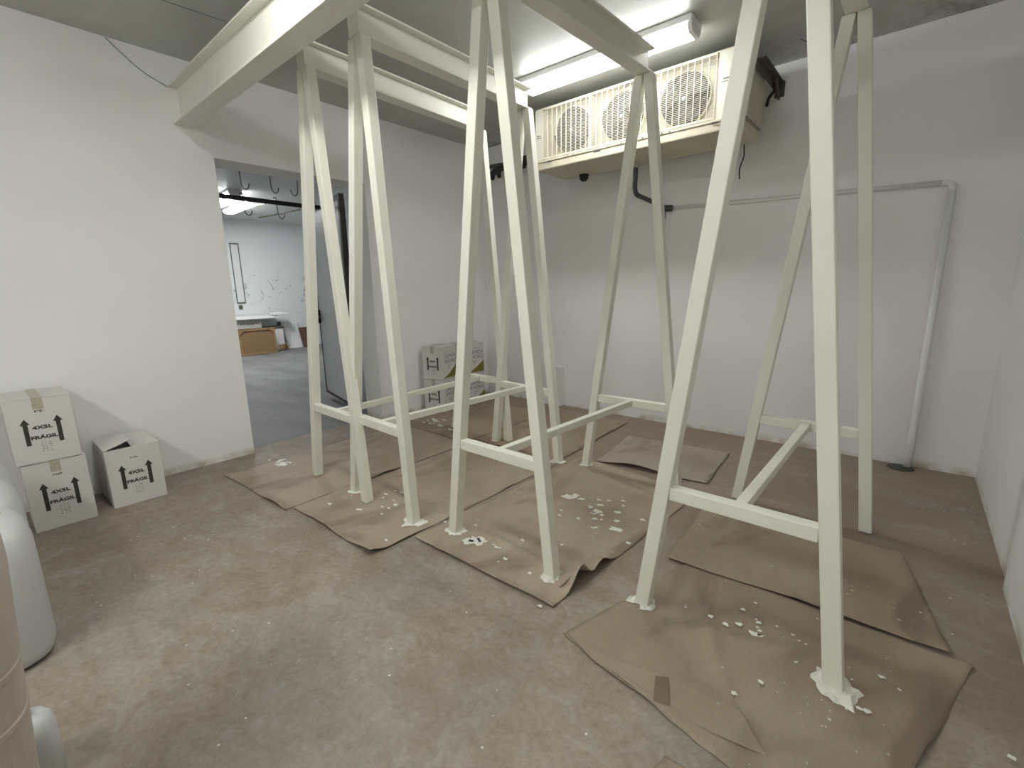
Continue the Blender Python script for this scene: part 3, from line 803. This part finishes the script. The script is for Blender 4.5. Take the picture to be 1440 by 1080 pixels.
# ------------------------------------------------------------------ room beyond the doorway
dl = empty('door_leaf', (-.315, -1.80, .085), R(167), 'open white door leaf with black metal edging swung into the far room', 'door')
LW, LH = 1.25, 2.30
MB().box((.0, -.02, .012), (LW, .02, LH - .012)).build('panel', M['door'], dl)
e = MB().box((-.002, -.026, 0), (LW, .026, .03)).box((-.002, -.026, LH - .045), (LW, .026, LH + .01)).box((-.002, -.03, .03), (.05, .03, LH - .045)).box((LW - .022, -.026, .03), (LW, .026, LH - .045))
e.build('edge_frame', M['blackmetal'], dl)
hd = MB().box((LW - .07, -.03, .93), (LW - .03, .045, 1.09)).box((LW - .07, .021, .92), (LW - .02, .05, 1.08)).build('handle_plate', M['black'], dl)
MB().bar((LW - .05, .06, 1.01), (LW - .19, .065, 1.0), .02, .022).build('lever', M['steelwire'], hd)
tb = empty('hanging_rail', (-1.25, -2.4, 2.39), 0, 'black horizontal rail hanging across the doorway in the far room', 'rail')
MB().box((-.02, -1.3, -.022), (.02, .85, .022)).build('bar', M['blackmetal'], tb)
for y in (-1.0, .8): MB().tube([(0, y, .02), (0, y, .705)], .008, 8).build('drop_rod', M['blackmetal'], tb)
# hook rail and hooks
hr = empty('hook_rail', (-.8, -2.4, 2.60), 0, 'slim steel rail above the doorway head that carries the hooks', 'rail')
MB().tube([(0, -.9, 0), (0, .9, 0)], .012, 10).build('bar', M['steelwire'], hr)
for y in (-.8, .8): MB().tube([(0, y, 0), (0, y, .499)], .008, 8).build('drop_rod', M['steelwire'], hr)
def hook(y, s, label, x=-.8, z=2.60):
    pts = [(x, y - s * .03, z + .012), (x, y - s * .015, z + .024), (x, y, z + .014), (x, y, z - .05), (x, y + s * .005, z - .15), (x, y + s * .025, z - .19), (x, y + s * .05, z - .195), (x, y + s * .072, z - .17), (x, y + s * .075, z - .14)]
    o = MB().tube(curve_pts(pts, 5), .0055, 8).build('meat_hook', M['steelwire'], smooth=True)
    return tag(o, label, 'hook', 'steel hooks over the doorway')
hook(-2.575, 1, 'steel hook hanging first from the left over the doorway')
hook(-2.290, 1, 'middle steel hook hanging over the doorway')
hook(-2.010, -1, 'steel hook over the doorway next to the trestle leg, curling left')
hook(-2.40, 1, 'first steel hook on the black rail behind the doorway head', -1.25, 2.42)
hook(-2.05, 1, 'second steel hook on the black rail behind the doorway head', -1.25, 2.42)
cable('ceiling_rod', [(-6.9, .05, 3.03), (-6.2, .22, 3.05), (-5.5, .32, 3.07)], .014, M['rustmetal'], 'thin dark rod under the far room ceiling', 'rod')
cable('ceiling_cable', [(-7.0, -.62, 3.05), (-6.0, -.50, 3.06), (-5.05, -.52, 3.04)], .010, M['rustmetal'], 'dark cable ending beside the far room light', 'cable')

# far wall pieces
fr = empty('wall_conduit', (XF + .02, -.18, 1.18), 0, 'tall narrow dark outlined frame on the peeling far wall', 'frame')
MB().box((-.015, -.095, 0), (.005, -.080, 1.36)).box((-.015, .080, 0), (.005, .095, 1.36)).box((-.015, -.095, 1.345), (.01, .095, 1.37)).box((-.015, -.095, -.01), (.005, .095, .01)).build('rim', M['rustmetal'], fr)
MB().box((-.018, -.08, .01), (-.012, .08, 1.345)).build('inner_panel', M['whitepanel'], fr)
tag(MB().box((XF + .001, -.25, 1.03), (XF + .03, -.17, 1.12)).build('wall_socket', M['rustmetal'], None, .004), 'small dark socket below the narrow frame on the far wall', 'socket')
cv = empty('framed_canvas', (-7.12, -.20, 0), R(4), 'back of a wooden framed canvas leaning on the floor of the far room', 'painting')
cv.rotation_euler = (0, R(-6), R(2))
w, hgt = .41, .60
MB().box((-.004, -w + .03, .03), (.0, w - .03, hgt - .03)).build('canvas', M['canvas'], cv)
MB().box((-.01, -w, 0), (.022, w, .05)).box((-.01, -w, hgt - .05), (.022, w, hgt)).box((-.01, -w, .05), (.022, -w + .05, hgt - .05)).box((-.01, w - .05, .05), (.022, w, hgt - .05)).build('stretcher_frame', M['wood'], cv, .003)
for s in (-1, 1):
    MB().hexa([(.0225, s * (w - .01), hgt - .01), (.0225, s * (w - .16), hgt - .01), (.0225, s * (w - .01), hgt - .16)], [(.03, s * (w - .01), hgt - .01), (.03, s * (w - .16), hgt - .01), (.03, s * (w - .01), hgt - .16)]).build('corner_block', M['wood'], cv)
# low bench with crate and board behind the canvas
sh = empty('work_bench', (-7.60, -.1, 0), 0, 'white cloth covered low bench against the far wall', 'bench')
MB().box((-.24, -.6, .56), (.22, .62, .59)).box((-.24, -.6, 0), (-.2, -.56, .56)).box((.16, -.6, 0), (.2, -.56, .56)).build('frame', M['rustmetal'], sh)
MB().box((-.22, .1, 0), (.2, .62, .56)).build('cloth_side', M['whitepanel'], sh, .02)
cr = empty('crate', (-7.55, -.28, .591), 0, 'white crate with faint dark lettering on the far bench', 'crate')
MB().box((-.16, -.32, 0), (.16, .30, .20)).build('body', M['carton'], cr, .004)
mk = MB(); 
for k in range(9):
    yy = -.17 + k * .047; mk.box((.1602, yy, .085 + .01 * math.sin(k)), (.161, yy + random.uniform(.02, .038), .125))
o = mk.build('printed_marks', M['greyink'], cr)
tag(MB().hexa([(-7.85, -.62, .835), (-7.30, -.62, .80), (-7.30, .44, .805), (-7.85, .50, .85)], [(-7.85, -.62, .86), (-7.30, -.62, .822), (-7.30, .44, .827), (-7.85, .50, .875)]).build('board', M['whitepanel'], None, .003), 'white board lying flat on the crate in the far room', 'board')
tag(MB().hexa([(-7.70, .35, .878), (-7.40, .35, .860), (-7.40, .70, .865), (-7.70, .72, .883)], [(-7.70, .35, .935), (-7.40, .35, .92), (-7.40, .70, .90), (-7.70, .72, .93)]).build('folded_cloth', M['whitepanel'], None, .01), 'folded white cloth at the right end of the flat board', 'cloth')
tag(MB().hexa([(-7.72, .74, 0), (-7.69, .70, 0), (-7.64, 1.06, 0), (-7.67, 1.10, 0)], [(-7.87, .74, .66), (-7.84, .70, .66), (-7.84, 1.06, .63), (-7.87, 1.10, .63)]).build('canvas_board', M['whitepanel'], None, .003), 'white panel leaning on the far wall beside the canvas', 'panel')
tag(MB().hexa([(-7.60, 1.06, 0), (-7.57, 1.06, 0), (-7.57, 1.34, 0), (-7.60, 1.34, 0)], [(-7.80, 1.06, .50), (-7.77, 1.06, .50), (-7.77, 1.34, .50), (-7.80, 1.34, .50)]).build('wooden_board', M['brownpanel'], None, .003), 'small dark brown panel leaning right of the white panel', 'panel')
tag(MB().hexa([(-7.78, .60, 0), (-7.74, .60, 0), (-7.74, .68, 0), (-7.78, .68, 0)], [(-7.88, .58, .68), (-7.84, .58, .68), (-7.84, .65, .68), (-7.88, .65, .68)]).build('leaning_board', M['rustmetal'], None, .002), 'narrow dark board leaning just left of the white panel', 'board')
bg = MB()
for k in range(7):
    bg.tube([(-7.35 + random.uniform(-.05, .05), .40 + random.uniform(-.08, .15), .02), (-7.35 + random.uniform(-.1, .1), .42 + random.uniform(-.05, .18), .12 + random.uniform(0, .08)), (-7.40 + random.uniform(-.08, .08), .45 + random.uniform(-.1, .15), .03)], .014, 6)
tag(bg.build('scrap_wood_sticks', M['wood']), 'little heap of scrap sticks beside the canvas in the far room', 'scraps', kind='stuff')

# ------------------------------------------------------------------ world and view
w = bpy.data.worlds.new('world'); scene.world = w; w.use_nodes = True
w.node_tree.nodes['Background'].inputs[0].default_value = (.02, .02, .02, 1)
scene.view_settings.view_transform = 'Standard'; scene.view_settings.look = 'None'
scene.view_settings.exposure = 0.16; scene.view_settings.gamma = 1.0; scene.view_settings.use_curve_mapping = False
scene.cycles.use_denoising = True
scene.cycles.max_bounces = 10; scene.cycles.diffuse_bounces = 6
